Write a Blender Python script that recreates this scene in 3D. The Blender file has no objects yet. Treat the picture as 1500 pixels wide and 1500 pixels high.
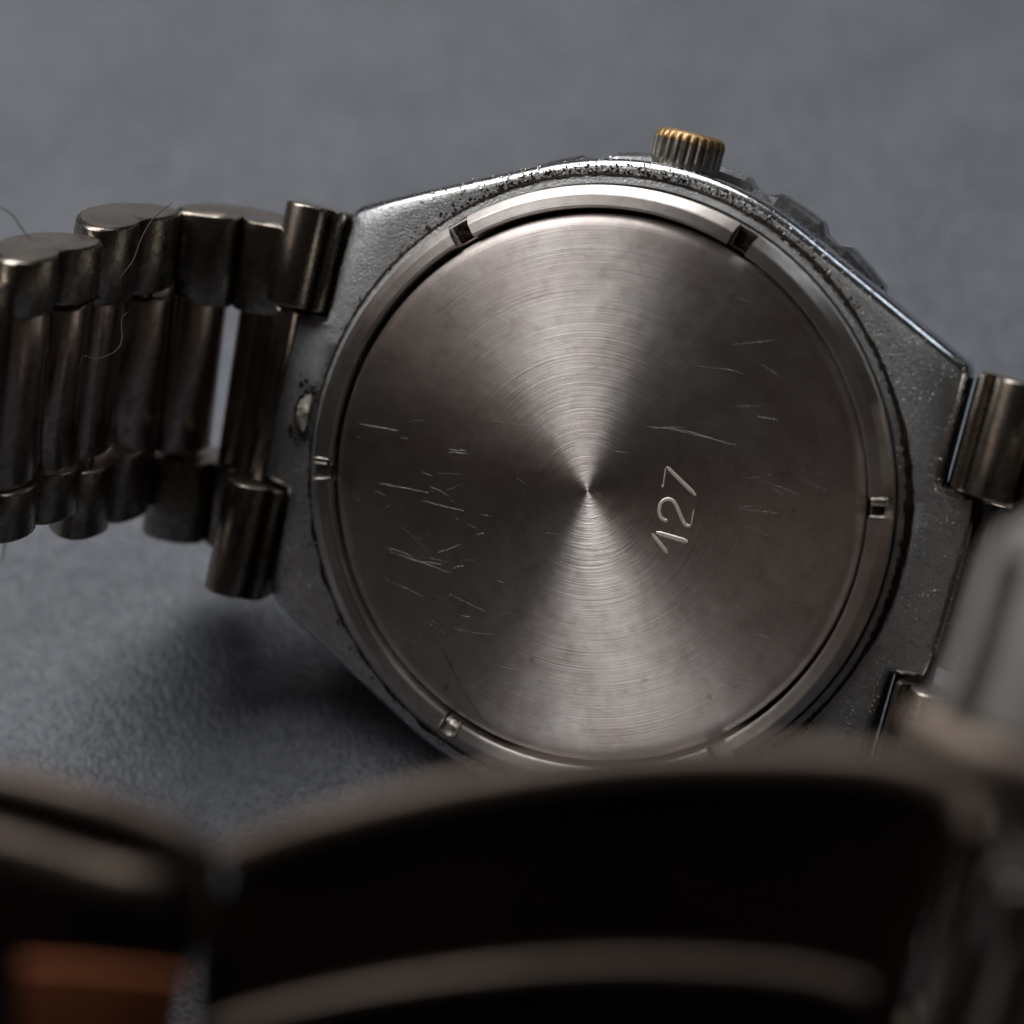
import bpy, bmesh, math, random
from mathutils import Vector, Matrix
random.seed(7)
PI = math.pi
R_ = math.radians
sc = bpy.context.scene
C = sc.collection
MM = 0.001

# ------------------------------------------------------------------ camera
ALPHA = R_(42)                                   # tilt up from straight down
CAM_H = 97 * MM
cam_d = bpy.data.cameras.new('camera')
cam = bpy.data.objects.new('camera', cam_d); C.objects.link(cam)
cam.location = (0, 0, CAM_H); cam.rotation_euler = (ALPHA, 0, 0)
cam_d.sensor_width = 36; cam_d.sensor_fit = 'HORIZONTAL'
cam_d.lens = 3200 / 1500 * 36
cam_d.clip_start = 0.005; cam_d.clip_end = 20
cam_d.dof.use_dof = True
cam_d.dof.focus_distance = 110.6 * MM
cam_d.dof.aperture_fstop = 21.0
cam_d.dof.aperture_blades = 0
sc.camera = cam
CAMW = Matrix.Translation(cam.location) @ Matrix.Rotation(ALPHA, 4, 'X')

# ------------------------------------------------------------------ world and lamps
w = bpy.data.worlds.new('World'); sc.world = w; w.use_nodes = True
bg = w.node_tree.nodes['Background']
bg.inputs[0].default_value = (0.62, 0.50, 0.44, 1); bg.inputs[1].default_value = 0.03

def area(name, d, dist, sx, sy, power, col, target=(0.004, 0.07, 0.0)):
    """an area lamp at a direction d, given in the camera's axes"""
    dw = (Matrix.Rotation(ALPHA, 3, 'X') @ Vector(d)).normalized()
    t = CAMW @ Vector((0.0, 0.0, -0.1106))
    L = bpy.data.lights.new(name, 'AREA'); L.shape = 'RECTANGLE'; L.size = sx; L.size_y = sy
    L.energy = power; L.color = col
    o = bpy.data.objects.new(name, L); C.objects.link(o)
    o.location = t + dw * dist
    o.rotation_euler = (-dw).to_track_quat('-Z', 'Y').to_euler()
    return o
area('window_light', (-0.34, 0.87, 0.29), 0.72, 1.05, 0.32, 8.2, (1.0, 0.985, 0.97))
area('fill_light', (-0.95, 0.15, 0.55), 1.0, 0.5, 0.5, 0.30, (1.0, 0.80, 0.72))  # added warm fill, not a lamp of the setting
area('cool_fill_light', (0.55, 0.80, 0.25), 1.1, 0.30, 0.3, 0.8, (0.80, 0.90, 1.0))  # added cool fill, brightens the upper right bevel and bezel
sc.view_settings.view_transform = 'Standard'; sc.view_settings.look = 'None'
sc.view_settings.exposure = 0; sc.view_settings.gamma = 1

# ------------------------------------------------------------------ node helpers
def mat(name):
    m = bpy.data.materials.new(name); m.use_nodes = True
    nt = m.node_tree
    return m, nt, nt.nodes['Principled BSDF']
def N(nt, t, **kw):
    n = nt.nodes.new(t)
    for k, v in kw.items():
        if isinstance(k, str) and hasattr(n, k): setattr(n, k, v)
    return n
def lk(nt, a, b): nt.links.new(a, b)
def val(nt, op, a, b=None, c=None, clamp=False):
    n = nt.nodes.new('ShaderNodeMath'); n.operation = op; n.use_clamp = clamp
    for i, x in enumerate((a, b, c)):
        if x is None: continue
        if isinstance(x, (int, float)): n.inputs[i].default_value = x
        else: nt.links.new(x, n.inputs[i])
    return n.outputs[0]
def ramp(nt, fac, stops):
    r = nt.nodes.new('ShaderNodeValToRGB'); e = r.color_ramp.elements
    while len(e) < len(stops): e.new(0.5)
    for i, (p, c) in enumerate(stops):
        e[i].position = p; e[i].color = (*c, 1) if len(c) == 3 else c
    nt.links.new(fac, r.inputs[0]); return r.outputs[0]
def gray(a): return (a, a, a)
def noise(nt, vec, scale, detail=3, rough=.5, dist=0.0):
    n = nt.nodes.new('ShaderNodeTexNoise'); n.inputs['Scale'].default_value = scale
    n.inputs['Detail'].default_value = detail; n.inputs['Roughness'].default_value = rough
    n.inputs['Distortion'].default_value = dist
    if vec is not None: nt.links.new(vec, n.inputs['Vector'])
    return n.outputs['Fac']
def mapping(nt, vec, scale=(1, 1, 1), rot=(0, 0, 0), loc=(0, 0, 0)):
    n = nt.nodes.new('ShaderNodeMapping'); nt.links.new(vec, n.inputs[0])
    n.inputs['Location'].default_value = loc; n.inputs['Rotation'].default_value = rot; n.inputs['Scale'].default_value = scale
    return n.outputs[0]
def bump(nt, h, dist, strength=1.0, prev=None):
    b = nt.nodes.new('ShaderNodeBump'); b.inputs['Distance'].default_value = dist * MM; b.inputs['Strength'].default_value = strength
    nt.links.new(h, b.inputs['Height'])
    if prev is not None: nt.links.new(prev, b.inputs['Normal'])
    return b.outputs[0]
def objco(nt): return nt.nodes.new('ShaderNodeTexCoord').outputs['Object']
def mixc(nt, fac, a, b, mode='MIX'):
    m = nt.nodes.new('ShaderNodeMix'); m.data_type = 'RGBA'; m.blend_type = mode
    for s, x in ((m.inputs[0], fac), (m.inputs[6], a), (m.inputs[7], b)):
        if isinstance(x, (int, float)): s.default_value = x
        elif isinstance(x, tuple): s.default_value = (*x, 1)
        else: nt.links.new(x, s)
    return m.outputs[2]

BUMP = 1.0   # bump distances below are in mm of the object's own space
def metal(name, col, rough, grain=(30, .004), axis_stretch=(1, 1, 1), dirt=None, stain=(0.5, .8), pits=None, aniso=None):
    m, nt, b = mat(name); co = objco(nt)
    b.inputs['Metallic'].default_value = 1
    n1 = noise(nt, co, 0.35, 5, .6); n2 = noise(nt, co, 2.2, 5, .65)
    c = ramp(nt, n1, [(.3, tuple(x * stain[0] for x in col)), (.7, col)])
    if dirt:
        d = ramp(nt, n2, [(.48, gray(0)), (.72, gray(1))])
        c = mixc(nt, val(nt, 'MULTIPLY', d, stain[1]), c, dirt)
    lk(nt, c, b.inputs['Base Color'])
    r = val(nt, 'MULTIPLY_ADD', n2, .22, rough - .11); 
    h = noise(nt, mapping(nt, co, axis_stretch), grain[0], 3, .6)
    nr = bump(nt, h, grain[1])
    if pits:
        v = nt.nodes.new('ShaderNodeTexVoronoi'); v.inputs['Scale'].default_value = pits[0]; v.inputs['Randomness'].default_value = 1
        lk(nt, co, v.inputs['Vector'])
        msk = noise(nt, co, .55, 3, .6)
        p = val(nt, 'MULTIPLY', ramp(nt, v.outputs['Distance'], [(.0, gray(1)), (.22, gray(0))]),
                ramp(nt, msk, [(pits[2], gray(0)), (pits[2] + .1, gray(1))]))
        nr = bump(nt, p, -pits[1], 1.0, nr)
        r = val(nt, 'ADD', r, val(nt, 'MULTIPLY', p, .3))
    lk(nt, val(nt, 'MAXIMUM', r, .05), b.inputs['Roughness']); lk(nt, nr, b.inputs['Normal'])
    return m

STEEL = (.52, .47, .42)
M = {}
M['link'] = metal('brushed_link_steel', (.36, .33, .285), .27, (9, .012), (1, .10, 1), (.13, .085, .055), (.55, .85))
M['link_end'] = metal('ground_link_end', (.50, .46, .41), .34, (14, .008), (1, .3, 1), (.24, .15, .08), (.7, .8))
M['link_mid'] = metal('dark_inner_link_steel', (.44, .37, .325), .23, (9, .005), (1, .1, 1), (.10, .065, .05), (.6, .7))
M['bezel'] = metal('polished_bezel', (.50, .51, .54), .26, (2, .0015), (1, 1, 1), (.45, .45, .45), (.85, .4))
M['case'] = metal('matt_worn_plating', (.54, .56, .57), .42, (8, .034), (1, 1, 1), (.22, .22, .23), (.72, .8), (5.5, .12, .50))
M['polish'] = metal('polished_case_edge', (.66, .68, .72), .20, (3, .012), (1, 1, 1), (.35, .34, .34), (.8, .5), (5.0, .12, .43))
M['ring'] = metal('retaining_ring_steel', (.50, .45, .415), .27, (8, .005), (1, 1, 1), (.24, .18, .15), (.75, .7), (3.5, .02, .62))
M['grime'] = metal('grime_and_gap_shade', (.045, .035, .03), .75, (10, .06), (1, 1, 1), (.015, .01, .01), (.6, .9))  # real grime, and painted shade on notch walls and spring bars
M['solder'] = metal('rough_bright_metal', (.66, .62, .56), .33, (7, .09), (1, 1, 1), (.25, .2, .16), (.8, .8))
M['gold'] = metal('worn_gold_plating', (.55, .37, .19), .48, (4, .012), (1, 1, 1), (.30, .2, .1), (.8, .6))
M['crown'] = metal('worn_crown_metal', (.50, .48, .44), .42, (4, .02), (1, 1, 1), (.16, .11, .06), (.6, .9))
M['digit'] = metal('engraved_cut_metal', (1.0, .88, .80), .50, (12, .01), (1, 1, 1), None, (.85, .5))
M['scratch'] = metal('fresh_scratch_metal', (.54, .50, .47), .46, (12, .01), (1, 1, 1), None, (.7, .5))
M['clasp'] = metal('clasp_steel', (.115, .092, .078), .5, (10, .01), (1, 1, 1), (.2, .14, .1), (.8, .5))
M['clasp_dark'] = metal('clasp_shaded_steel', (.02, .014, .012), .5, (10, .01), (1, 1, 1), (.04, .03, .02), (.8, .5))  # black of the clasp's shaded face put into the steel's colour
M['leaf'] = metal('satin_clasp_leaf', (.20, .19, .178), .55, (10, .01), (1, 1, 1), (.2, .17, .15), (.8, .5))
M['copper'] = metal('brown_copper_tone_metal', (.17, .06, .03), .65, (6, .01), (1, 1, 1), (.3, .11, .05), (.7, .6))

# circular brushed back
m, nt, b = mat('circular_brushed_steel'); co = objco(nt)
sx = nt.nodes.new('ShaderNodeSeparateXYZ'); lk(nt, co, sx.inputs[0])
rad = val(nt, 'SQRT', val(nt, 'ADD', val(nt, 'MULTIPLY', sx.outputs[0], sx.outputs[0]), val(nt, 'MULTIPLY', sx.outputs[1], sx.outputs[1])))
ang = val(nt, 'ARCTAN2', sx.outputs[1], sx.outputs[0])
b.inputs['Metallic'].default_value = 1
# tangent points away from the centre
cx = nt.nodes.new('ShaderNodeCombineXYZ'); lk(nt, sx.outputs[0], cx.inputs[0]); lk(nt, sx.outputs[1], cx.inputs[1])
vt = nt.nodes.new('ShaderNodeVectorTransform'); vt.vector_type = 'VECTOR'; vt.convert_from = 'OBJECT'; vt.convert_to = 'WORLD'
lk(nt, cx.outputs[0], vt.inputs[0])
vn = nt.nodes.new('ShaderNodeVectorMath'); vn.operation = 'NORMALIZE'; lk(nt, vt.outputs[0], vn.inputs[0])
lk(nt, vn.outputs[0], b.inputs['Tangent'])
b.inputs['Anisotropic'].default_value = .88
n1 = noise(nt, co, .16, 5, .6); n2 = noise(nt, co, .9, 6, .65); n3 = noise(nt, co, .42, 4, .7, .6)
base = ramp(nt, n1, [(.36, (.55, .485, .465)), (.64, (.70, .66, .635))])
base = mixc(nt, val(nt, 'MULTIPLY', ramp(nt, n2, [(.50, gray(0)), (.72, gray(1))]), .36), base, (.30, .21, .18))
spot = nt.nodes.new('ShaderNodeTexVoronoi'); spot.inputs['Scale'].default_value = .55; lk(nt, mapping(nt, co, (1, 1, 1)), spot.inputs['Vector'])
sp = val(nt, 'MULTIPLY', ramp(nt, spot.outputs['Distance'], [(.03, gray(1)), (.11, gray(0))]), ramp(nt, n2, [(.45, gray(0)), (.6, gray(1))]))
base = mixc(nt, val(nt, 'MULTIPLY', sp, .5), base, (.13, .09, .08))
lk(nt, base, b.inputs['Base Color'])
lk(nt, val(nt, 'MULTIPLY_ADD', n3, .20, .34), b.inputs['Roughness'])
def rings(scale, seedy):
    cv = nt.nodes.new('ShaderNodeCombineXYZ'); lk(nt, val(nt, 'MULTIPLY', rad, scale), cv.inputs[0])
    # grooves are long but not endless: a little change round the circle, continuous at the seam
    lk(nt, val(nt, 'MULTIPLY', val(nt, 'SINE', ang), .9), cv.inputs[1]); lk(nt, val(nt, 'MULTIPLY_ADD', val(nt, 'COSINE', ang), .9, seedy), cv.inputs[2])
    return noise(nt, cv.outputs[0], 1.0, 2, .6)
g1 = rings(11.0, 0); g2 = rings(4.0, 9); g3 = rings(26.0, 5)
hsum = val(nt, 'ADD', val(nt, 'ADD', val(nt, 'MULTIPLY', g1, .55), val(nt, 'MULTIPLY', g2, .8)), val(nt, 'MULTIPLY', g3, .25))
fall = nt.nodes.new('ShaderNodeMapRange'); lk(nt, rad, fall.inputs[0]); fall.inputs[1].default_value = 1.0; fall.inputs[2].default_value = 11.0; fall.inputs[3].default_value = 1.0; fall.inputs[4].default_value = .45
patch = ramp(nt, noise(nt, co, .22, 3, .6), [(.35, gray(.35)), (.65, gray(1))])
hsum = val(nt, 'MULTIPLY', hsum, val(nt, 'MULTIPLY', fall.outputs[0], patch))
nr = bump(nt, hsum, .046)
nr = bump(nt, noise(nt, co, 9, 4, .6), .003, 1.0, nr)
lk(nt, nr, b.inputs['Normal'])
M['back'] = m

m2 = m.copy(); m2.name = 'circular_brushed_ring'
rm_ = [n for n in m2.node_tree.nodes if n.type == 'VALTORGB' and abs(n.color_ramp.elements[0].color[0] - .55) < .004 and abs(n.color_ramp.elements[0].color[1] - .485) < .004][0]
rm_.color_ramp.elements[0].color = (.56, .51, .48, 1); rm_.color_ramp.elements[1].color = (.76, .73, .70, 1)
M['ring_top'] = m2

# dark grained leather-like surface
m, nt, b = mat('dark_grained_leather'); co = objco(nt)
cm = mapping(nt, co, (1000, 1000, 1000))
wn = nt.nodes.new('ShaderNodeTexNoise'); wn.inputs['Scale'].default_value = 1.3; wn.inputs['Detail'].default_value = 3; lk(nt, cm, wn.inputs['Vector'])
warp = nt.nodes.new('ShaderNodeVectorMath'); warp.operation = 'MULTIPLY_ADD'
lk(nt, wn.outputs['Color'], warp.inputs[0]); warp.inputs[1].default_value = (.45, .45, .45); lk(nt, cm, warp.inputs[2])
v = nt.nodes.new('ShaderNodeTexVoronoi'); v.feature = 'SMOOTH_F1'; v.inputs['Scale'].default_value = 2.9; v.inputs['Smoothness'].default_value = .35; lk(nt, warp.outputs[0], v.inputs['Vector'])
h = val(nt, 'SUBTRACT', 1.0, v.outputs['Distance'])
h = val(nt, 'ADD', h, val(nt, 'MULTIPLY', noise(nt, cm, 9, 3, .6), .25))
big = noise(nt, cm, .10, 4, .6); mid = noise(nt, cm, .8, 4, .7)
c = ramp(nt, val(nt, 'MULTIPLY_ADD', mid, .55, val(nt, 'MULTIPLY', big, .45)), [(.42, (.053, .061, .079)), (.58, (.084, .093, .114))])
lk(nt, c, b.inputs['Base Color']); b.inputs['Roughness'].default_value = .5
b.inputs['Specular IOR Level'].default_value = .5
lk(nt, bump(nt, h, .11), b.inputs['Normal'])
M['table'] = m

# ------------------------------------------------------------------ mesh helpers
def obj(name, bm, material, parent=None, smooth=True, angle=40, label=None, kind=None):
    bmesh.ops.remove_doubles(bm, verts=bm.verts, dist=1e-5)
    bmesh.ops.recalc_face_normals(bm, faces=bm.faces)
    me = bpy.data.meshes.new(name); bm.to_mesh(me); bm.free()
    mats = material if isinstance(material, (list, tuple)) else [material]
    for x in mats: me.materials.append(M[x] if isinstance(x, str) else x)
    if smooth:
        for p in me.polygons: p.use_smooth = True
        me.set_sharp_from_angle(angle=R_(angle))
    o = bpy.data.objects.new(name, me); C.objects.link(o)
    if parent: o.parent = parent
    if label: o['label'] = label
    if kind: o['kind'] = kind
    return o

def grid(bm, rows, closed_cols=False, closed_rows=False, mi=0):
    """quads through a list of equal rows of points"""
    V = [[bm.verts.new(p) for p in r] for r in rows]
    nr_, nc = len(V), len(V[0])
    for i in range(nr_ if closed_rows else nr_ - 1):
        for j in range(nc if closed_cols else nc - 1):
            a, b_, c_, d = V[i][j], V[i][(j + 1) % nc], V[(i + 1) % nr_][(j + 1) % nc], V[(i + 1) % nr_][j]
            f = bm.faces.new((a, b_, c_, d)); f.material_index = mi if isinstance(mi, int) else mi[i]
    return V

def tube(bm, pts, radii, seg=8):
    pts = [Vector(p) for p in pts]; rows = []
    up = Vector((.3, .2, .93))
    for i, p in enumerate(pts):
        t = (pts[min(i + 1, len(pts) - 1)] - pts[max(i - 1, 0)]).normalized()
        a = t.cross(up).normalized(); b_ = t.cross(a)
        r = radii[i] if isinstance(radii, (list, tuple)) else radii
        rows.append([p + (a * math.cos(k * 2 * PI / seg) + b_ * math.sin(k * 2 * PI / seg)) * r for k in range(seg)])
    V = grid(bm, rows, closed_cols=True)
    bm.faces.new(V[0]); bm.faces.new(list(reversed(V[-1])))

def smooth_path(pts, n):
    """Catmull-Rom through the points"""
    pts = [Vector(p) for p in pts]; out = []
    P = [pts[0] * 2 - pts[1]] + pts + [pts[-1] * 2 - pts[-2]]
    for i in range(1, len(P) - 2):
        for k in range(n):
            t = k / n
            out.append(.5 * ((2 * P[i]) + (-P[i-1] + P[i+1]) * t + (2*P[i-1] - 5*P[i] + 4*P[i+1] - P[i+2]) * t*t + (-P[i-1] + 3*P[i] - 3*P[i+1] + P[i+2]) * t**3))
    out.append(P[-2]); return out

# ------------------------------------------------------------------ the table top
bm = bmesh.new()
grid(bm, [[(x, y, 0) for x in (-1.2, 1.2)] for y in (-1.0, 1.6)])
t = obj('table_top', bm, 'table', smooth=False)
t['kind'] = 'structure'; t['label'] = 'dark grey grained leather surface under the watch'

# ------------------------------------------------------------------ the watch: an Empty whose axes are u (along the band), v (towards the crown), w (out of the back), in mm
Rc = Matrix(((.91637786, .22945511, -.32802739), (-.27304372, .957495, -.09300777), (.29274348, .17479608, .9400785)))
Tc = Vector((3.86, 1.07, -110.6)) * MM
watch = bpy.data.objects.new('wristwatch', None); C.objects.link(watch)
watch.empty_display_size = 5
watch.matrix_world = CAMW @ (Matrix.Translation(Tc) @ Rc.to_4x4() @ Matrix.Scale(MM, 4))
watch['label'] = 'old steel wristwatch lying with its round brushed back up, bracelet looped'
watch['category'] = 'watch'

# ---- case: outline = hull of a circle and four lugs, with a block between the end links
def case_outline():
    r0 = 16.75; cu, cv_ = 16.7, 10.8
    d = math.hypot(cu, cv_); a0 = math.atan2(cv_, cu); at = a0 + math.acos(r0 / d)      # tangent point angle
    q = []                                         # one quarter from the u axis to the v axis
    for vv in [0, .8, 1.6, 2.4, 3.2, 4.0, 4.55]: q.append((18.85 - .006 * vv * vv, vv))
    q.append((18.7, 4.75)); q.append((18.4, 4.82)); q.append((17.5, 4.83)); q.append((16.85, 4.84))
    for vv in [5.5, 6.5, 7.5, 8.5, 9.5, 10.2]: q.append((16.8 - .01 * (vv - 5), vv))
    q += [(16.68, 10.55), (16.52, 10.78), (16.25, 10.97)]
    tp = (r0 * math.cos(at), r0 * math.sin(at))
    for k in range(1, 13):
        s = k / 12; q.append((16.25 + (tp[0] - 16.25) * s, 10.97 + (tp[1] - 10.97) * s))
    for k in range(1, 16):
        a = at + (PI / 2 - at) * k / 15; q.append((r0 * math.cos(a), r0 * math.sin(a)))
    full = q[:]
    full += [(-x, y) for x, y in reversed(q[:-1])]
    full += [(-x, -y) for x, y in q[1:]]
    full += [(x, -y) for x, y in reversed(q[1:-1])]
    return full
OUT = case_outline()
def refine(o, m=3):
    r = []
    for i in range(len(o)):
        a, b_ = o[i], o[(i + 1) % len(o)]
        L = math.hypot(b_[0] - a[0], b_[1] - a[1]); k = max(1, int(L / .45))
        for j in range(k): r.append((a[0] + (b_[0] - a[0]) * j / k, a[1] + (b_[1] - a[1]) * j / k))
    return r
OUT = refine(OUT)
def face_w(u, v):
    e = max(0, abs(u) - 14.2); g = max(0, math.hypot(u, v) - 17.2)
    return -1.15 - .035 * e * e - .055 * g * g
def inset(o, d):
    n = len(o); r = []
    for i in range(n):
        a, p, b_ = Vector(o[i - 1]), Vector(o[i]), Vector(o[(i + 1) % n])
        t1 = (p - a).normalized(); t2 = (b_ - p).normalized(); nn = Vector((-(t1 + t2).y, (t1 + t2).x))
        nn.normalize(); r.append((p.x + nn.x * d, p.y + nn.y * d))
    return r
IN = inset(OUT, .42)
bm = bmesh.new()
def circ_like(o, rr): return [(rr * math.cos(math.atan2(v, u)), rr * math.sin(math.atan2(v, u))) for u, v in o]
rows = []
c1 = circ_like(OUT, 15.42)
rows.append([(u, v, -2.3) for u, v in circ_like(OUT, 13.0)])
rows.append([(u, v, -2.3) for u, v in c1])
rows.append([(u, v, -1.05) for u, v in circ_like(OUT, 15.45)])
rows.append([(u, v, -.98) for u, v in circ_like(OUT, 15.52)])
rows.append([(u, v, -1.02) for u, v in circ_like(OUT, 15.84)])
rows.append([(u, v, -1.30) for u, v in circ_like(OUT, 15.90)])
c2 = circ_like(OUT, 15.98)
for s in (.0, .33, .66, 1.0):
    row = []
    for (a, b_) in zip(c2, IN):
        u = a[0] + (b_[0] - a[0]) * s; v = a[1] + (b_[1] - a[1]) * s
        row.append((u, v, face_w(u, v) + (0.0)))
    rows.append(row)
rows.append([(u, v, face_w(u, v) - .16) for u, v in inset(OUT, .14)])
rows.append([(u, v, face_w(u, v) - .48) for u, v in OUT])
rows.append([(u, v, -3.4) for u, v in OUT])
rows.append([(u * .985, v * .985, -5.0) for u, v in OUT])
rows.append([(u, v, -5.0) for u, v in circ_like(OUT, 13.0)])
mi = [0] * 9 + [1, 1, 1, 1, 1]
grid(bm, rows, closed_cols=True, closed_rows=False, mi=mi)
for f in bm.faces:                                # end-link notch walls painted dark, the gap's shade put into their colour
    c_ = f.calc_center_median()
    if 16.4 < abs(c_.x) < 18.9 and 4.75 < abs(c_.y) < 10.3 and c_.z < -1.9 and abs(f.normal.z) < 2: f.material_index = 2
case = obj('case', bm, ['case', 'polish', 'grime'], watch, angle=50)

# pry notch in the case, left of the ring, with a lip of torn metal
bm = bmesh.new()
for k, (r, ww, mm_) in enumerate(()): pass
c0 = Vector((-16.35, -.35, -1.12))
ringp = []
for k in range(17):
    a = PI / 2 + PI * k / 16
    ringp.append(c0 + Vector((.78 * math.cos(a), 1.15 * math.sin(a) , .0)))
tube(bm, [p + Vector((random.uniform(-.04, .04), random.uniform(-.04, .04), .02)) for p in ringp], [.03 + .07 * random.random() for _ in ringp], 6)
for k in range(70):
    p = c0 + Vector((random.uniform(-.95, .1), random.choice((-1.25, 1.3)) + random.gauss(0, .28), .02)); s = random.uniform(.03, .11)
    mt = Matrix.Translation(p) @ Matrix.Rotation(random.random() * 3, 4, 'Z') @ Matrix.Diagonal((s * 1.4, s, s * .5, 1))
    bmesh.ops.create_icosphere(bm, subdivisions=1, radius=1, matrix=mt)
obj('grime_crust', bm, 'grime', case, label='black grime crusted round the pry notch')
bm = bmesh.new()
grid(bm, [[c0 + Vector((.70 * s * math.cos(PI / 2 + PI * k / 12), 1.0 * s * math.sin(PI / 2 + PI * k / 12), .05 + .10 * (1 - s) + random.uniform(-.04, .04))) for k in range(13)] for s in (1, .75, .5, .25, .02)])
obj('pry_notch', bm, 'solder', case)

# grime packed in the seam round the ring
bm = bmesh.new()
rows = []
for k in range(420):
    a = 2 * PI * k / 420
    dk = .5 + .5 * math.sin(a * 2.3 + 1) * math.sin(a * 5.1) + (.9 if 3.2 < a < 4.4 else 0) * (.5 + .5 * math.sin(a * 41)) + (.5 if a < 1.3 or a > 5.6 else 0)
    ri = 15.84 - .05 * dk + random.uniform(-.03, .02); ro = 15.96 + .09 * dk * dk + random.uniform(-.02, .05)
    rows.append([(ri * math.cos(a), ri * math.sin(a), -1.2), (ri * math.cos(a), ri * math.sin(a), -1.0), (15.9 * math.cos(a), 15.9 * math.sin(a), -1.05 + random.uniform(-.08, .03)), (ro * math.cos(a), ro * math.sin(a), -1.13 + random.uniform(-.02, .015)), (ro * 1.003 * math.cos(a), ro * 1.003 * math.sin(a), -1.3)])
grid(bm, rows, closed_rows=True)
obj('seam_grime', bm, 'grime', case, angle=180, label='dark grime packed round the back ring')
# crumbs of corrosion on the upper shoulder
bm = bmesh.new()
for k in range(520):
    a = R_(random.triangular(40, 150, 118) if k % 3 else random.uniform(20, 330)); rr = 16.0 + abs(random.gauss(0, .22))
    s = random.uniform(.025, .075)
    p = Vector((rr * math.cos(a), rr * math.sin(a), face_w(rr * math.cos(a), rr * math.sin(a)) + s * .15))
    mt = Matrix.Translation(p) @ Matrix.Rotation(random.random() * 3, 4, 'Z') @ Matrix.Diagonal((s * random.uniform(1, 1.8), s, s * .5, 1))
    bmesh.ops.create_icosphere(bm, subdivisions=1, radius=1, matrix=mt)
obj('corrosion_crumbs', bm, 'grime', case, kind='stuff')

bm = bmesh.new()
k = 0
while k < 260:                                    # bright chips where the plating broke along the upper edge
    a = R_(random.triangular(52, 140, 118)); i_ = min(range(len(IN)), key=lambda q: abs(math.atan2(IN[q][1], IN[q][0]) - a))
    fr = random.random(); u = IN[i_][0] + (OUT[i_][0] - IN[i_][0]) * fr + random.gauss(0, .15); v = IN[i_][1] + (OUT[i_][1] - IN[i_][1]) * fr - abs(random.gauss(0, .18))
    s = random.uniform(.03, .10); wz = face_w(u, v) - .48 * fr * fr
    mt = Matrix.Translation((u, v, wz)) @ Matrix.Rotation(random.random() * 6, 4, Vector((random.random(), random.random(), 1))) @ Matrix.Diagonal((s * random.uniform(1, 2.2), s, s * .7, 1))
    bmesh.ops.create_icosphere(bm, subdivisions=1, radius=1, matrix=mt); k += 1
obj('bright_chips', bm, 'solder', case, smooth=False, kind='stuff')

# ---- retaining ring with six slots
bm = bmesh.new()
slots = [12.4, 72.1, 131.7, 191.6, 253.4, 312.4]
prof_hi = [(14.22, -2.2), (14.22, .05), (14.27, .15), (14.36, .18), (14.50, .18), (14.86, .18), (14.93, .15), (15.28, -.16), (15.36, -.28), (15.36, -2.2)]
prof_lo = [(14.22, -2.2), (14.22, -.66), (14.27, -.62), (14.36, -.60), (14.50, -.60), (14.86, -.60), (14.93, -.60), (15.28, -.62), (15.36, -.66), (15.36, -2.2)]
def ring_rows(a0, a1, prof, n):
    return [[(r * math.cos(a), r * math.sin(a), ww) for r, ww in prof] for a in [R_(a0 + (a1 - a0) * k / n) for k in range(n + 1)]]
rows = []
hw = 2.1
for i, s in enumerate(slots):
    nx = slots[(i + 1) % 6] + (360 if i == 5 else 0)
    rows += ring_rows(s - hw, s + hw, prof_lo, 6)
    rows += ring_rows(s + hw + .05, nx - hw - .05, prof_hi, 60)
grid(bm, rows, closed_rows=True)
ring = obj('retaining_ring', bm, 'ring_top', watch, angle=14)
# what fills some slots
def lump(name, ang, material, amp, h, label=None, w0=1.95, r0=14.28, r1=15.3):
    bm = bmesh.new(); rows = []
    for i in range(10):
        a = R_(ang - w0 + 2 * w0 * i / 9); row = []
        for j in range(10):
            r = r0 + (r1 - r0) * j / 9
            edge = min(i, 9 - i, j, 9 - j)
            row.append((r * math.cos(a), r * math.sin(a), (-.62 if edge == 0 else -.6 + h + random.uniform(-amp, amp))))
        rows.append(row)
    grid(bm, rows)
    return obj(name, bm, material, ring, angle=180, label=label)
lump('slot_filling', 253.4, 'solder', .09, .62, 'rough bright metal filling the lowest slot of the ring')
lump('slot_grime', 131.7, 'grime', .10, .12)
lump('slot_grime', 72.1, 'grime', .06, .08)
lump('slot_filling', 191.6, 'ring', .05, .42)
lump('slot_filling', 13.5, 'solder', .08, .55, w0=.8, r1=15.2)
lump('slot_grime', 12.4, 'grime', .05, .06, r1=14.95)
for an, dr in ((190.0, 0), (193.2, 0), (189.0, 0), (14.2, 0), (10.8, 0), (251.5, 0)):
    bm = bmesh.new(); a = R_(an)
    n_ = 8; tube(bm, [Vector(((14.32 + .9 * k / n_) * math.cos(a + R_(random.uniform(-.1, .1))), (14.32 + .9 * k / n_) * math.sin(a), .17 - .18 * max(0, k / n_ - .6))) for k in range(n_ + 1)], [.02 + .06 * math.sin(PI * (k + .5) / (n_ + 1)) * random.uniform(.6, 1.2) for k in range(n_ + 1)], 6)
    obj('raised_burr', bm, 'solder', ring, angle=180)

# ---- case back: domed-edge disc
bm = bmesh.new()
prof = [(0.001, .1), (2, .1), (5, .1), (9, .1), (12, .1), (13.0, .098), (13.3, .085), (13.52, .05), (13.68, -.02), (13.82, -.14), (13.92, -.30), (13.97, -.5), (13.97, -2.2)]
rows = [[(r * math.cos(2 * PI * k / 360), r * math.sin(2 * PI * k / 360), ww) for k in range(360)] for r, ww in prof]
grid(bm, rows, closed_cols=True)
back = obj('case_back', bm, 'back', watch, angle=60)
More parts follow.
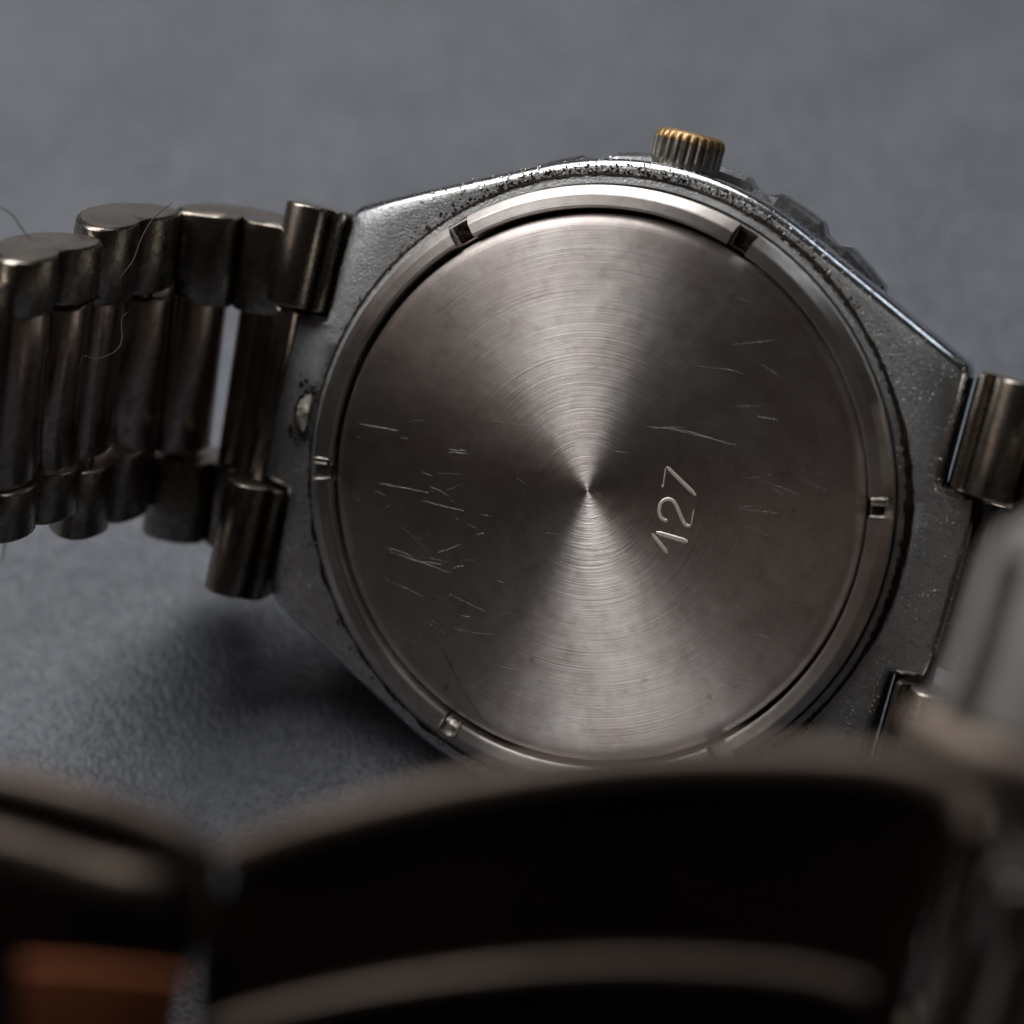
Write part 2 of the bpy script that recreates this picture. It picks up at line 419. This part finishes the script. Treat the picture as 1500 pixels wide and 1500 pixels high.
# dark floor of the gap between back and ring
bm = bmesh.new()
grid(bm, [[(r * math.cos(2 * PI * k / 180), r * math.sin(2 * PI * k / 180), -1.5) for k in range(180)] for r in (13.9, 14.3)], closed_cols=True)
obj('gap_floor', bm, 'grime', watch)

# ---- engraved number 127, each cut a stroke with a raised burr
def stroke_obj(name, strokes, material, parent, label=None):
    bm = bmesh.new()
    for pts, r0, r1 in strokes:
        P = [Vector((a, b_, .108)) for a, b_ in pts]; n = len(P)
        rows = []
        for i, p in enumerate(P):
            tt = (P[min(i + 1, n - 1)] - P[max(i - 1, 0)]).normalized(); s = Vector((-tt.y, tt.x, 0))
            r = r0 + (r1 - r0) * i / (n - 1)
            if i in (0, n - 1): r *= .55
            rows.append([p + s * (r * x) + Vector((0, 0, z * r * .6)) for x, z in ((-1, -.12), (-.8, .12), (-.45, .22), (0, .06), (.45, .22), (.8, .12), (1, -.12))])
        grid(bm, rows)
    return obj(name, bm, material, parent, angle=60, label=label)
def line(a, b_, n=8): return [(a[0] + (b_[0] - a[0]) * k / n, a[1] + (b_[1] - a[1]) * k / n) for k in range(n + 1)]
# the same pixel-to-plane measure that fixed the pose gives the strokes in mm
FPX = 3200
def on_back(x, y):
    ray = Vector(((x - 750) / FPX, -(y - 750) / FPX, -1)); T = Vector((3.86, 1.07, -110.6)); nn = Vector((Rc[0][2], Rc[1][2], Rc[2][2]))
    q = Rc.transposed() @ (ray * ((T @ nn) / (ray @ nn)) - T); return (q.x, q.y)
def z8(x, y): return on_back(750 + x / 3.75, 550 + y / 3.75)
stroke_obj('engraved_digit', [(line(z8(795, 862), z8(968, 914)), .12, .14), (line(z8(772, 868), z8(858, 975)), .08, .11)], 'digit', back)
arc = [z8(*p) for p in ((856, 800), (835, 792), (818, 772), (812, 740), (820, 705), (838, 686), (862, 679), (886, 688), (904, 710), (918, 742), (932, 775), (948, 808), (962, 824), (982, 830))]
stroke_obj('engraved_digit', [([tuple(p)[:2] for p in smooth_path([(a, b_, 0) for a, b_ in arc], 3)], .095, .095), (line(z8(986, 822), z8(1002, 735)), .035, .03)], 'digit', back)
stroke_obj('engraved_digit', [(line(z8(852, 500), z8(1012, 658)), .09, .11), (line(z8(848, 505), z8(834, 600)), .035, .03), (line(z8(834, 598), z8(830, 614), 3), .07, .07)], 'digit', back)

# ---- scratches, joined: nobody could count them
bm = bmesh.new()
def scr(a, b_, wd, bow=0.0):
    wd *= .62
    n = 10; a = Vector((*a, 0)); b_ = Vector((*b_, 0)); d = (b_ - a); s = Vector((-d.y, d.x, 0)).normalized(); rows = []
    for k in range(n + 1):
        t_ = k / n; p = a + d * t_ + s * (bow * math.sin(PI * t_) + random.uniform(-.012, .012)); ww_ = wd * (.25 + .75 * math.sin(PI * t_)) * random.uniform(.5, 1.1)
        rows.append([p - s * ww_ + Vector((0, 0, .102)), p + Vector((0, 0, .109)), p + s * ww_ + Vector((0, 0, .102))])
    grid(bm, rows)
z2 = lambda x, y: on_back(300 + x / 2.586, 560 + y / 2.586)
for a, b_, wd in (((590, 158), (735, 183), .022), ((660, 380), (850, 418), .016), ((830, 448), (985, 487), .024), ((855, 395), (925, 430), .02), ((930, 253), (990, 256), .022), ((925, 265), (995, 270), .018), ((880, 645), (975, 610), .014), ((690, 625), (790, 660), .016), ((940, 705), (985, 695), .03), ((1035, 578), (1060, 572), .03), ((820, 680), (900, 690), .012), ((700, 640), (930, 720), .010)):
    scr(z2(*a), z2(*b_), wd, random.uniform(-.05, .05))
z4 = lambda x, y: on_back(900 + x / 2.5, 150 + y / 2.5)
for a, b_, wd in (((540, 960), (600, 1000), .03), ((180, 1190), (450, 1255), .012), ((130, 1195), (260, 1190), .012), ((520, 1150), (600, 1165), .015)):
    scr(z4(*a), z4(*b_), wd, .03)
scr(z8(1330, 1415), z8(1415, 1440), .035); scr(z8(740, 280), z8(1200, 380), .012, .2)
for k in range(170):
    a = random.uniform(0, 2 * PI); r = 13.0 * math.sqrt(random.random()); p = (r * math.cos(a), r * math.sin(a))
    L = random.choice((.15, .3, .6, 1.3, 2.2)); th = random.gauss(-.1, .35) if k % 4 else random.uniform(0, 3.1)
    q = (p[0] + L * math.cos(th), p[1] + L * math.sin(th))
    if math.hypot(*q) < 13.1 and not (2.6 < p[0] < 7.2 and -3 < p[1] < 3.6) and not (2.8 < q[0] < 7 and -3 < q[1] < 3.4): scr(p, q, random.choice((.003, .003, .004, .005, .009)), random.uniform(-.06, .06))
obj('scratches', bm, 'scratch', back, angle=180, kind='stuff')

# ---- bezel under the case, with 24 faceted grips
bm = bmesh.new()
nT = 24
def bez(a_deg, hi):
    ph = ((a_deg - 70.0 + 7.5) % 15.0) / 15.0            # 0..1 across one grip, crest at .5
    x = abs(ph - .5) * 2
    f = 1 if x < .57 else (max(0, 1 - (x - .57) / .26))
    return 16.88 + hi * f
rows = []
angs = []
for k in range(nT):
    base_a = 70 + 15 * k
    angs += [base_a - 7.5, base_a - 6.2, base_a - 4.2, 0 + base_a, base_a + 4.2, base_a + 6.2]
for hi, ww, dr in ((0, -5.02, -1.5), (0, -5.02, -.25), (.18, -5.15, .0), (.42, -5.55, .0), (.42, -6.6, 0), (.3, -7.4, -.2), (0, -7.9, -1.2), (0, -7.9, -3.0)):
    rows.append([((bez(a, hi) + dr) * math.cos(R_(a)), (bez(a, hi) + dr) * math.sin(R_(a)), ww) for a in angs])
grid(bm, rows, closed_cols=True)
obj('bezel', bm, 'bezel', watch, smooth=False)
bm = bmesh.new()
grid(bm, [[(r * math.cos(2 * PI * k / 90), r * math.sin(2 * PI * k / 90), ww) for k in range(90)] for r, ww in ((14, -7.8), (13.6, -8.4), (12.8, -8.6), (.01, -8.6))], closed_cols=True)
obj('crystal', bm, 'grime', watch)

# ---- crown
bm = bmesh.new()
cu, cw = -.15, -3.55
nf = 26
def crown_row(vv, r, flute):
    row = []
    for k in range(nf * 6):
        a = 2 * PI * k / (nf * 6); f = .5 + .5 * math.cos(a * nf)
        rr = r - flute * (1 - min(1, f * 1.6)); row.append((cu + rr * math.cos(a), vv, cw + rr * math.sin(a)))
    return row
spec = [(15.6, .9, 0), (16.5, .9, 0), (16.55, 1.55, 0), (16.75, 1.72, 0), (16.95, 1.76, .03), (17.1, 1.80, .13), (18.05, 1.82, .13), (18.22, 1.80, .09), (18.40, 1.70, .02), (18.52, 1.52, 0), (18.58, 1.30, 0), (18.50, 1.15, 0), (18.48, .02, 0)]
rows = [crown_row(*s) for s in spec]
grid(bm, rows, closed_cols=True, mi=[0] * 6 + [1] * 4 + [0] * 2)
obj('crown', bm, ['crown', 'gold'], watch, angle=35)

# ------------------------------------------------------------------ bracelet
def lobe_profile(p, th, lobes=2, n=9):
    """closed cross-section: (s along the band, i inward). Inward side scalloped, outward side smooth."""
    L = p * lobes; pts = []
    r = p / 2
    for l in range(lobes):
        s0 = -L / 2 + p * (l + .5)
        for k in range(n + 1):
            a = PI - PI * k / n
            if l > 0 and k == 0: continue
            s = s0 + r * .985 * math.cos(a)
            pts.append((s, th * .5 + (math.sin(a) ** .75 if math.sin(a) > 0 else 0) * th * .52 - th * .50))
    h = L / 2
    for k in range(1, 13):
        a = -PI * k / 13
        pts.append((h * .99 * math.cos(a) , th * .10 + 1.22 * th * math.sin(a) * (1 if lobes > 1 else .9)))
    return pts
def lean(bm, th_):
    """rotate about the u axis through w = -2.5: the band leans towards the viewer at its upper edge"""
    if th_: bm.transform(Matrix.Translation((0, 0, -2.5)) @ Matrix.Rotation(th_, 4, 'X') @ Matrix.Translation((0, 0, 2.5)))
def prism(prof, v0, v1, frame, bev=.16, tilt=.0, mi_end=1):
    """extrude a profile along v with softly bevelled ends"""
    o, s_, i_ = frame
    ax = Vector((0, 1, 0))
    bm = bmesh.new(); rows = []
    cs = sum(a for a, _ in prof) / len(prof); ci = sum(b_ for _, b_ in prof) / len(prof)
    for vv, k in ((v0, 1 - bev * 1.0), (v0 + bev * .35, 1 - bev * .35), (v0 + bev, 1), (v0 * .5 + v1 * .5, 1), (v1 - bev, 1), (v1 - bev * .35, 1 - bev * .35), (v1, 1 - bev * 1.0)):
        kk = 1 - (1 - k) * .55
        rows.append([o + s_ * (cs + (a - cs) * kk) + i_ * (ci + (b_ - ci) * kk) + ax * vv for a, b_ in prof])
    V = grid(bm, rows, closed_cols=True)
    f1 = bm.faces.new(V[0]); f2 = bm.faces.new(list(reversed(V[-1])))
    f1.material_index = f2.material_index = mi_end
    lean(bm, tilt)
    bmesh.ops.triangulate(bm, faces=[f1, f2])
    return bm

def frame_between(a, b_, inward_hint):
    """a, b_: (u, w) of two neighbouring lobes"""
    A = Vector((a[0], 0, a[1])); B = Vector((b_[0], 0, b_[1])); s_ = (B - A).normalized()
    i_ = Vector((-s_.z, 0, s_.x))
    if i_.dot(inward_hint) < 0: i_ = -i_
    return (A + B) / 2, s_, i_, (B - A).length

def bracelet(path, halfw, vc, vin, hint, tilt=0.0):
    """path: lobe centres; outer pieces join lobes 0-1, 2-3 ...; centre pieces join 1-2, 3-4 ..."""
    n = len(path)
    for k in range(n - 1):
        o, s_, i_, L = frame_between(path[k], path[k + 1], hint)
        hw_ = (halfw[k] + halfw[k + 1]) / 2; c_ = (vc[k] + vc[k + 1]) / 2; vi = vin
        th = 2.15
        roll = random.uniform(-.03, .03)
        if k % 2 == 0:
            top = prism(lobe_profile(L * 1.02, th), c_ + vi - .12 + random.uniform(0, .06), c_ + hw_, (o, s_, i_), tilt=tilt)
            obj('outer_link', top, ['link', 'link_end'], watch)
            bot = prism(lobe_profile(L * 1.02, th), c_ - hw_, c_ - vi - .05, (o, s_, i_), tilt=tilt)
            obj('outer_link', bot, ['link', 'link_end'], watch)
        else:
            mid_ = prism(lobe_profile(L * .985, th * .92), c_ - vi + .08, c_ + vi - .08, (o - i_ * .18, s_, i_), tilt=tilt)
            obj('center_link', mid_, ['link_mid', 'link_end'], watch)
    # pins through the lobes
    for k in range(n):
        _o, _s, HLi, _L = frame_between(path[max(0, k - 1)], path[min(n - 1, k + 1)], hint); HLx = (HLi.x, HLi.z)
        bm = bmesh.new(); A = Vector((path[k][0], 0, path[k][1]))
        tube(bm, [A - Vector((HLx[0], 0, HLx[1])) * .9 + Vector((0, vc[k] - halfw[k] * .9, 0)), A - Vector((HLx[0], 0, HLx[1])) * .9 + Vector((0, vc[k] + halfw[k] * .9, 0))], 1.1, 10)
        lean(bm, tilt); obj('link_pin', bm, 'link_mid', watch)

# end links flanking the case block (left and right, upper and lower)
def end_link(sgn, v0, v1):
    prof = []
    n = 12
    for k in range(n + 1):                       # broad barrel facing the viewer
        a = PI - PI * k / n; prof.append((.05 + 1.22 * math.cos(a), .25 + 1.25 * math.sin(a) ** .8 if 0 < k < n else .25))
    prof += [(1.34, .18), (1.50, .42), (1.72, .50), (1.95, .36), (2.02, .0), (1.95, -1.4), (.9, -1.9), (-.6, -1.8), (-1.15, -1.2), (-1.2, -.4)]
    o = Vector((sgn * -0 + (-18.85 if sgn < 0 else 19.25), 0, -1.35))
    s_ = Vector((1, 0, .02)) if sgn < 0 else Vector((-1, 0, .02))
    bm = prism(prof, v0, v1, (o, s_.normalized(), Vector((0, 0, 1))), bev=.14)
    return obj('end_link', bm, ['link', 'link_end'], watch, angle=48)
end_link(-1, 4.95, 10.35); end_link(-1, -11.1, -4.95)
end_link(1, 4.95, 10.75); end_link(1, -10.75, -4.95)

for sgn in (-1, 1):
    bm = bmesh.new(); tube(bm, [Vector((sgn * 17.9, -10.3, -2.75)), Vector((sgn * 17.9, 10.3, -2.75))], .95, 12)
    obj('spring_bar', bm, 'grime', watch)  # bar coloured dark to paint in the shade of the notch gap
left = [(-18.6, -2.6), (-20.65, -3.0), (-23.85, -1.7), (-25.65, 1.2), (-25.95, 4.8), (-25.85, 8.4), (-26.05, 12.0), (-26.45, 15.6), (-26.85, 19.2), (-26.95, 22.8), (-26.75, 26.4), (-25.95, 30.0), (-24.35, 33.4), (-21.95, 36.4), (-18.95, 38.8)]
lh = [9.2, 9.4, 9.4, 8.6, 8.5, 7.4, 7.2, 6.8, 6.6, 6.6, 6.6, 6.6, 6.6, 6.6, 6.6]
lv = [-.4, -.3, -.3, .4, .8, 1.4, 1.5, 1.3, .8, .2, -1, -2.6, -4.4, -6.5, -8.8]
HL = Vector((1, 0, .35))
# the first outer pieces hang between the end link and lobe 1: start the pattern one lobe further out
bracelet(left[1:], lh[1:], lv[1:], 4.55, HL, .20)
# centre link nearest the case reaches in under the block
o, s_, i_, L = frame_between(left[0], left[1], HL)
bm = prism(lobe_profile(L * .95, 2.0), -5.3, 4.75, (o - i_ * .4 + Vector((-.72, 0, 0)), s_, i_), tilt=.14); obj('center_link', bm, ['link_mid', 'link_end'], watch)
bm = bmesh.new(); tube(bm, [Vector((-20.3, -9, -3.6)), Vector((-20.3, 9, -3.6))], 1.3, 12); lean(bm, .1); obj('link_pin', bm, 'link_mid', watch)
right = [(18.9, -1.8), (21.6, -1.3), (23.3, .9), (23.9, 4), (24.0, 7.2), (23.9, 10.4), (23.8, 13.6), (23.8, 16.8), (24.0, 20), (24.5, 23.2), (25.2, 26.4), (26.0, 29.6), (26.8, 32.8)]
rh = [9.9, 9.7, 9.4, 9.0, 8.6, 8.2, 7.8, 7.4, 7.1, 7.0, 6.9, 6.8, 6.7]
rv = [0, 0, -.1, -.5, -1.2, -2.2, -3.5, -5, -6.4, -7.4, -8.4, -9.2, -9.8]
bracelet(right[1:], rh[1:], rv[1:], 4.4, Vector((-1, 0, .2)))
o, s_, i_, L = frame_between(right[0], right[1], Vector((0, 0, 1)))
bm = prism(lobe_profile(L * .9, 2.0), -4.4, 4.4, (o + Vector((.55, 0, -3.3)), s_, i_)); obj('center_link', bm, ['link_mid', 'link_end'], watch)

# ------------------------------------------------------------------ clasp in the foreground
def case_xyz(x, y, d):
    """camera-axis point to the watch's own axes (mm)"""
    X = Vector(((x - 750) / FPX * d, -(y - 750) / FPX * d, -d)); return Rc.transposed() @ (X - Vector((3.86, 1.07, -110.6)))
CL = .88
def cl(x, y, d): return case_xyz(x, y, d * CL)
def sweep(name, path, prof, material, drop, outv, parent=watch, label=None, cap=True):
    """sweep a profile (o outward, d downward) along a path"""
    bm = bmesh.new(); rows = []
    for i, p in enumerate(path):
        t_ = (path[min(i + 1, len(path) - 1)] - path[max(i - 1, 0)]).normalized()
        dn = (drop - t_ * drop.dot(t_)).normalized(); ou = t_.cross(dn)
        if ou.dot(outv) < 0: ou = -ou
        rows.append([p + ou * a + dn * b_ for a, b_ in prof])
    V = grid(bm, rows, closed_cols=True)
    if cap: bm.faces.new(V[0]); bm.faces.new(list(reversed(V[-1])))
    return obj(name, bm, material, parent, angle=50, label=label)
def round_rect(w_, h_, r, n=4, o0=0, d0=0):
    pts = []
    for cx_, cy_, a0 in ((w_ / 2 - r, h_ / 2 - r, 0), (-w_ / 2 + r, h_ / 2 - r, 90), (-w_ / 2 + r, -h_ / 2 + r, 180), (w_ / 2 - r, -h_ / 2 + r, 270)):
        for k in range(n + 1):
            a = R_(a0 + 90 * k / n); pts.append((o0 + cx_ + r * math.cos(a), d0 + cy_ + r * math.sin(a)))
    return pts
DN = Vector((0, -1, 0)); OUTW = Vector((0, 0, 1))
top = [cl(*q) for q in ((335, 1252, 80), (460, 1208, 79), (620, 1166, 78), (800, 1132, 77), (980, 1114, 76.5), (1140, 1112, 76), (1270, 1118, 75.5), (1360, 1136, 75), (1420, 1172, 74.5), (1438, 1215, 74))]
tp = smooth_path(top, 6)
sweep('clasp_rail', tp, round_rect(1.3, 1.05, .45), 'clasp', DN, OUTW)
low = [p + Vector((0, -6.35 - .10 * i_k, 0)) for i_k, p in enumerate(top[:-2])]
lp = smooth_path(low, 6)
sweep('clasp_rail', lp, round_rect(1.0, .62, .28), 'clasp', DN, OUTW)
post = [cl(*q) for q in ((1438, 1205, 74), (1424, 1290, 73.8), (1404, 1390, 73.5), (1384, 1490, 73), (1362, 1620, 73))]
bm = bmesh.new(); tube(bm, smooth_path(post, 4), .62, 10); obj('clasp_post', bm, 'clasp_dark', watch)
# cover plate, set back behind the rails
bm = bmesh.new(); rows = []
pl = smooth_path(top[:-1], 5)
for off in (0, .5):
    for dv in ((0.2, 16.5) if off == 0 else (16.5, .2)):
        rows.append([p + Vector((0, -dv, -.25 - off)) for p in pl])
grid(bm, rows, closed_rows=True)
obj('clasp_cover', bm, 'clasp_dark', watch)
# left half of the clasp
tl = [cl(*q) for q in ((-160, 1120, 83), (-60, 1130, 83), (40, 1148, 82.5), (130, 1172, 82), (205, 1198, 82), (262, 1222, 82), (298, 1246, 82))]
ta = smooth_path(tl, 6)
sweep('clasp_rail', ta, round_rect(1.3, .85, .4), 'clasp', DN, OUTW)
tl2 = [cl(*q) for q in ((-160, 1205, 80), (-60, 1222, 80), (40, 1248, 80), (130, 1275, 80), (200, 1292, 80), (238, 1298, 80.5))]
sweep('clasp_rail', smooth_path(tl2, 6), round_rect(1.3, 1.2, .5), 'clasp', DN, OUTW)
bm = bmesh.new(); rows = []
pb = smooth_path(tl, 5)
for off in (0, .5):
    for dv in ((0.2, 14.5) if off == 0 else (14.5, .2)):
        rows.append([p + Vector((0, -dv, -.5 - off)) for p in pb])
grid(bm, rows, closed_rows=True)
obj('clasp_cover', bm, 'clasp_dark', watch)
sidep = [cl(*q) for q in ((298, 1250, 82), (304, 1310, 81.5), (306, 1400, 81), (304, 1500, 81), (300, 1620, 81))]
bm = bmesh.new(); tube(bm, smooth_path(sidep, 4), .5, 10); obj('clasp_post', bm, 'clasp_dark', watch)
cp = [cl(*q) for q in ((30, 1405, 77.5), (110, 1410, 77.3), (190, 1418, 77.2), (272, 1428, 77.5))]
sweep('clasp_spring_plate', smooth_path(cp, 5), round_rect(.5, 4.4, .2, 3, -.3, 2.3), 'copper', DN, OUTW, label='brown copper coloured plate inside the clasp')
# lug of the clasp where the right-hand band arrives, catching the window light
bar = [cl(*q) for q in ((1352, 1068, 80), (1400, 1092, 79), (1460, 1118, 78), (1530, 1140, 77.5), (1620, 1160, 77))]
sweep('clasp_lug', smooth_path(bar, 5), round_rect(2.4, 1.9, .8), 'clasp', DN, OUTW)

# pale folded leaf of the clasp near the lens, at the right edge
leaf = [(1470, 785), (1512, 760), (1640, 755), (1660, 1160), (1500, 1130), (1362, 1068), (1396, 985), (1424, 910), (1446, 840)]
bm = bmesh.new()
def leaf_pt(x, y, k): return cl(x, y, 84 - (y - 750) * .012) + Vector((-.25 * k, .2 * k, -.9 * k))
cx0 = sum(p[0] for p in leaf) / len(leaf); cy0 = sum(p[1] for p in leaf) / len(leaf)
rows = []
for k, sc_ in ((1.0, .93), (.93, .985), (.6, 1), (.2, 1), (.06, .985), (0, .93)):
    rows.append([leaf_pt(cx0 + (x - cx0) * sc_, cy0 + (y - cy0) * sc_, k) for x, y in leaf])
V = grid(bm, rows, closed_cols=True); bm.faces.new(V[0]); bm.faces.new(list(reversed(V[-1])))
obj('clasp_leaf', bm, 'leaf', watch, angle=50, label='pale grey leaf of the folding clasp, nearest the lens')
rim = [cl(x, y, 83.2 - (y - 750) * .012) for x, y in ((1478, 780), (1456, 822), (1438, 876), (1420, 935), (1396, 1000), (1364, 1066))]
bm = bmesh.new(); tube(bm, smooth_path(rim, 4), .42, 8); obj('clasp_rail', bm, 'leaf', watch)

# ------------------------------------------------------------------ stray hairs and threads (things of their own)
M['hair'] = None
m, nt, b = mat('dark_hair'); b.inputs['Base Color'].default_value = (.02, .014, .012, 1); b.inputs['Roughness'].default_value = .45; M['hair'] = m
m, nt, b = mat('pale_fibre'); b.inputs['Base Color'].default_value = (.42, .36, .30, 1); b.inputs['Roughness'].default_value = .6; M['fibre'] = m
def strand(name, pts, r, material, label, cat):
    """pts in the watch's axes, mm"""
    W = watch.matrix_world
    P = smooth_path(pts, 8); base_ = P[0].copy()
    bm = bmesh.new(); tube(bm, [p - base_ for p in P], [r * (1 - .6 * abs(2 * k / (len(P) - 1) - 1) ** 3) for k in range(len(P))], 6)
    o = obj(name, bm, material, angle=180)
    o.matrix_world = W @ Matrix.Translation(base_)
    o['label'] = label; o['category'] = cat
    if cat == 'hair': o['group'] = 'stray hairs on and around the watch'
    return o
X = case_xyz
strand('hair', [X(252, 297, 111), X(225, 320, 110.5), X(207, 350, 110), X(196, 380, 109.7), X(180, 402, 109.3), X(166, 425, 109)], .035, 'hair', 'dark curved hair lying across the upper bracelet links', 'hair')
strand('hair', [X(-5, 300, 104), X(18, 315, 104.5), X(32, 335, 105), X(45, 352, 105.5)], .03, 'hair', 'short blurred hair rising above the bracelet at the far left', 'hair')
strand('hair', [X(12, 765, 103), X(9, 785, 103), X(6, 805, 103), X(3, 824, 103)], .035, 'hair', 'short hair hanging below the lower edge of the bracelet', 'hair')
strand('fibre', [X(187, 457, 110), X(178, 468, 109.8), X(178, 500, 109.6), X(165, 517, 109.3), X(140, 525, 109), X(122, 522, 108.8), X(114, 545, 108.6)], .018, 'fibre', 'thin pale curled fibre caught on the inner bracelet links', 'fibre')
def onb(x, y, h=.13):
    a = z2(x, y); return Vector((a[0], a[1], h))
strand('hair', [onb(845, 930), onb(890, 990), onb(930, 1060), onb(970, 1140), onb(1015, 1215), onb(1060, 1280), onb(1100, 1315)], .012, 'hair', 'fine reddish hair lying on the brushed case back near its lower edge', 'hair')

bpy.context.view_layer.update()
lo = min((watch.matrix_world @ v.co).z for o in watch.children_recursive if o.type == 'MESH' for v in o.data.vertices)
print('LOWEST mm', lo * 1000)
bpy.context.view_layer.update()
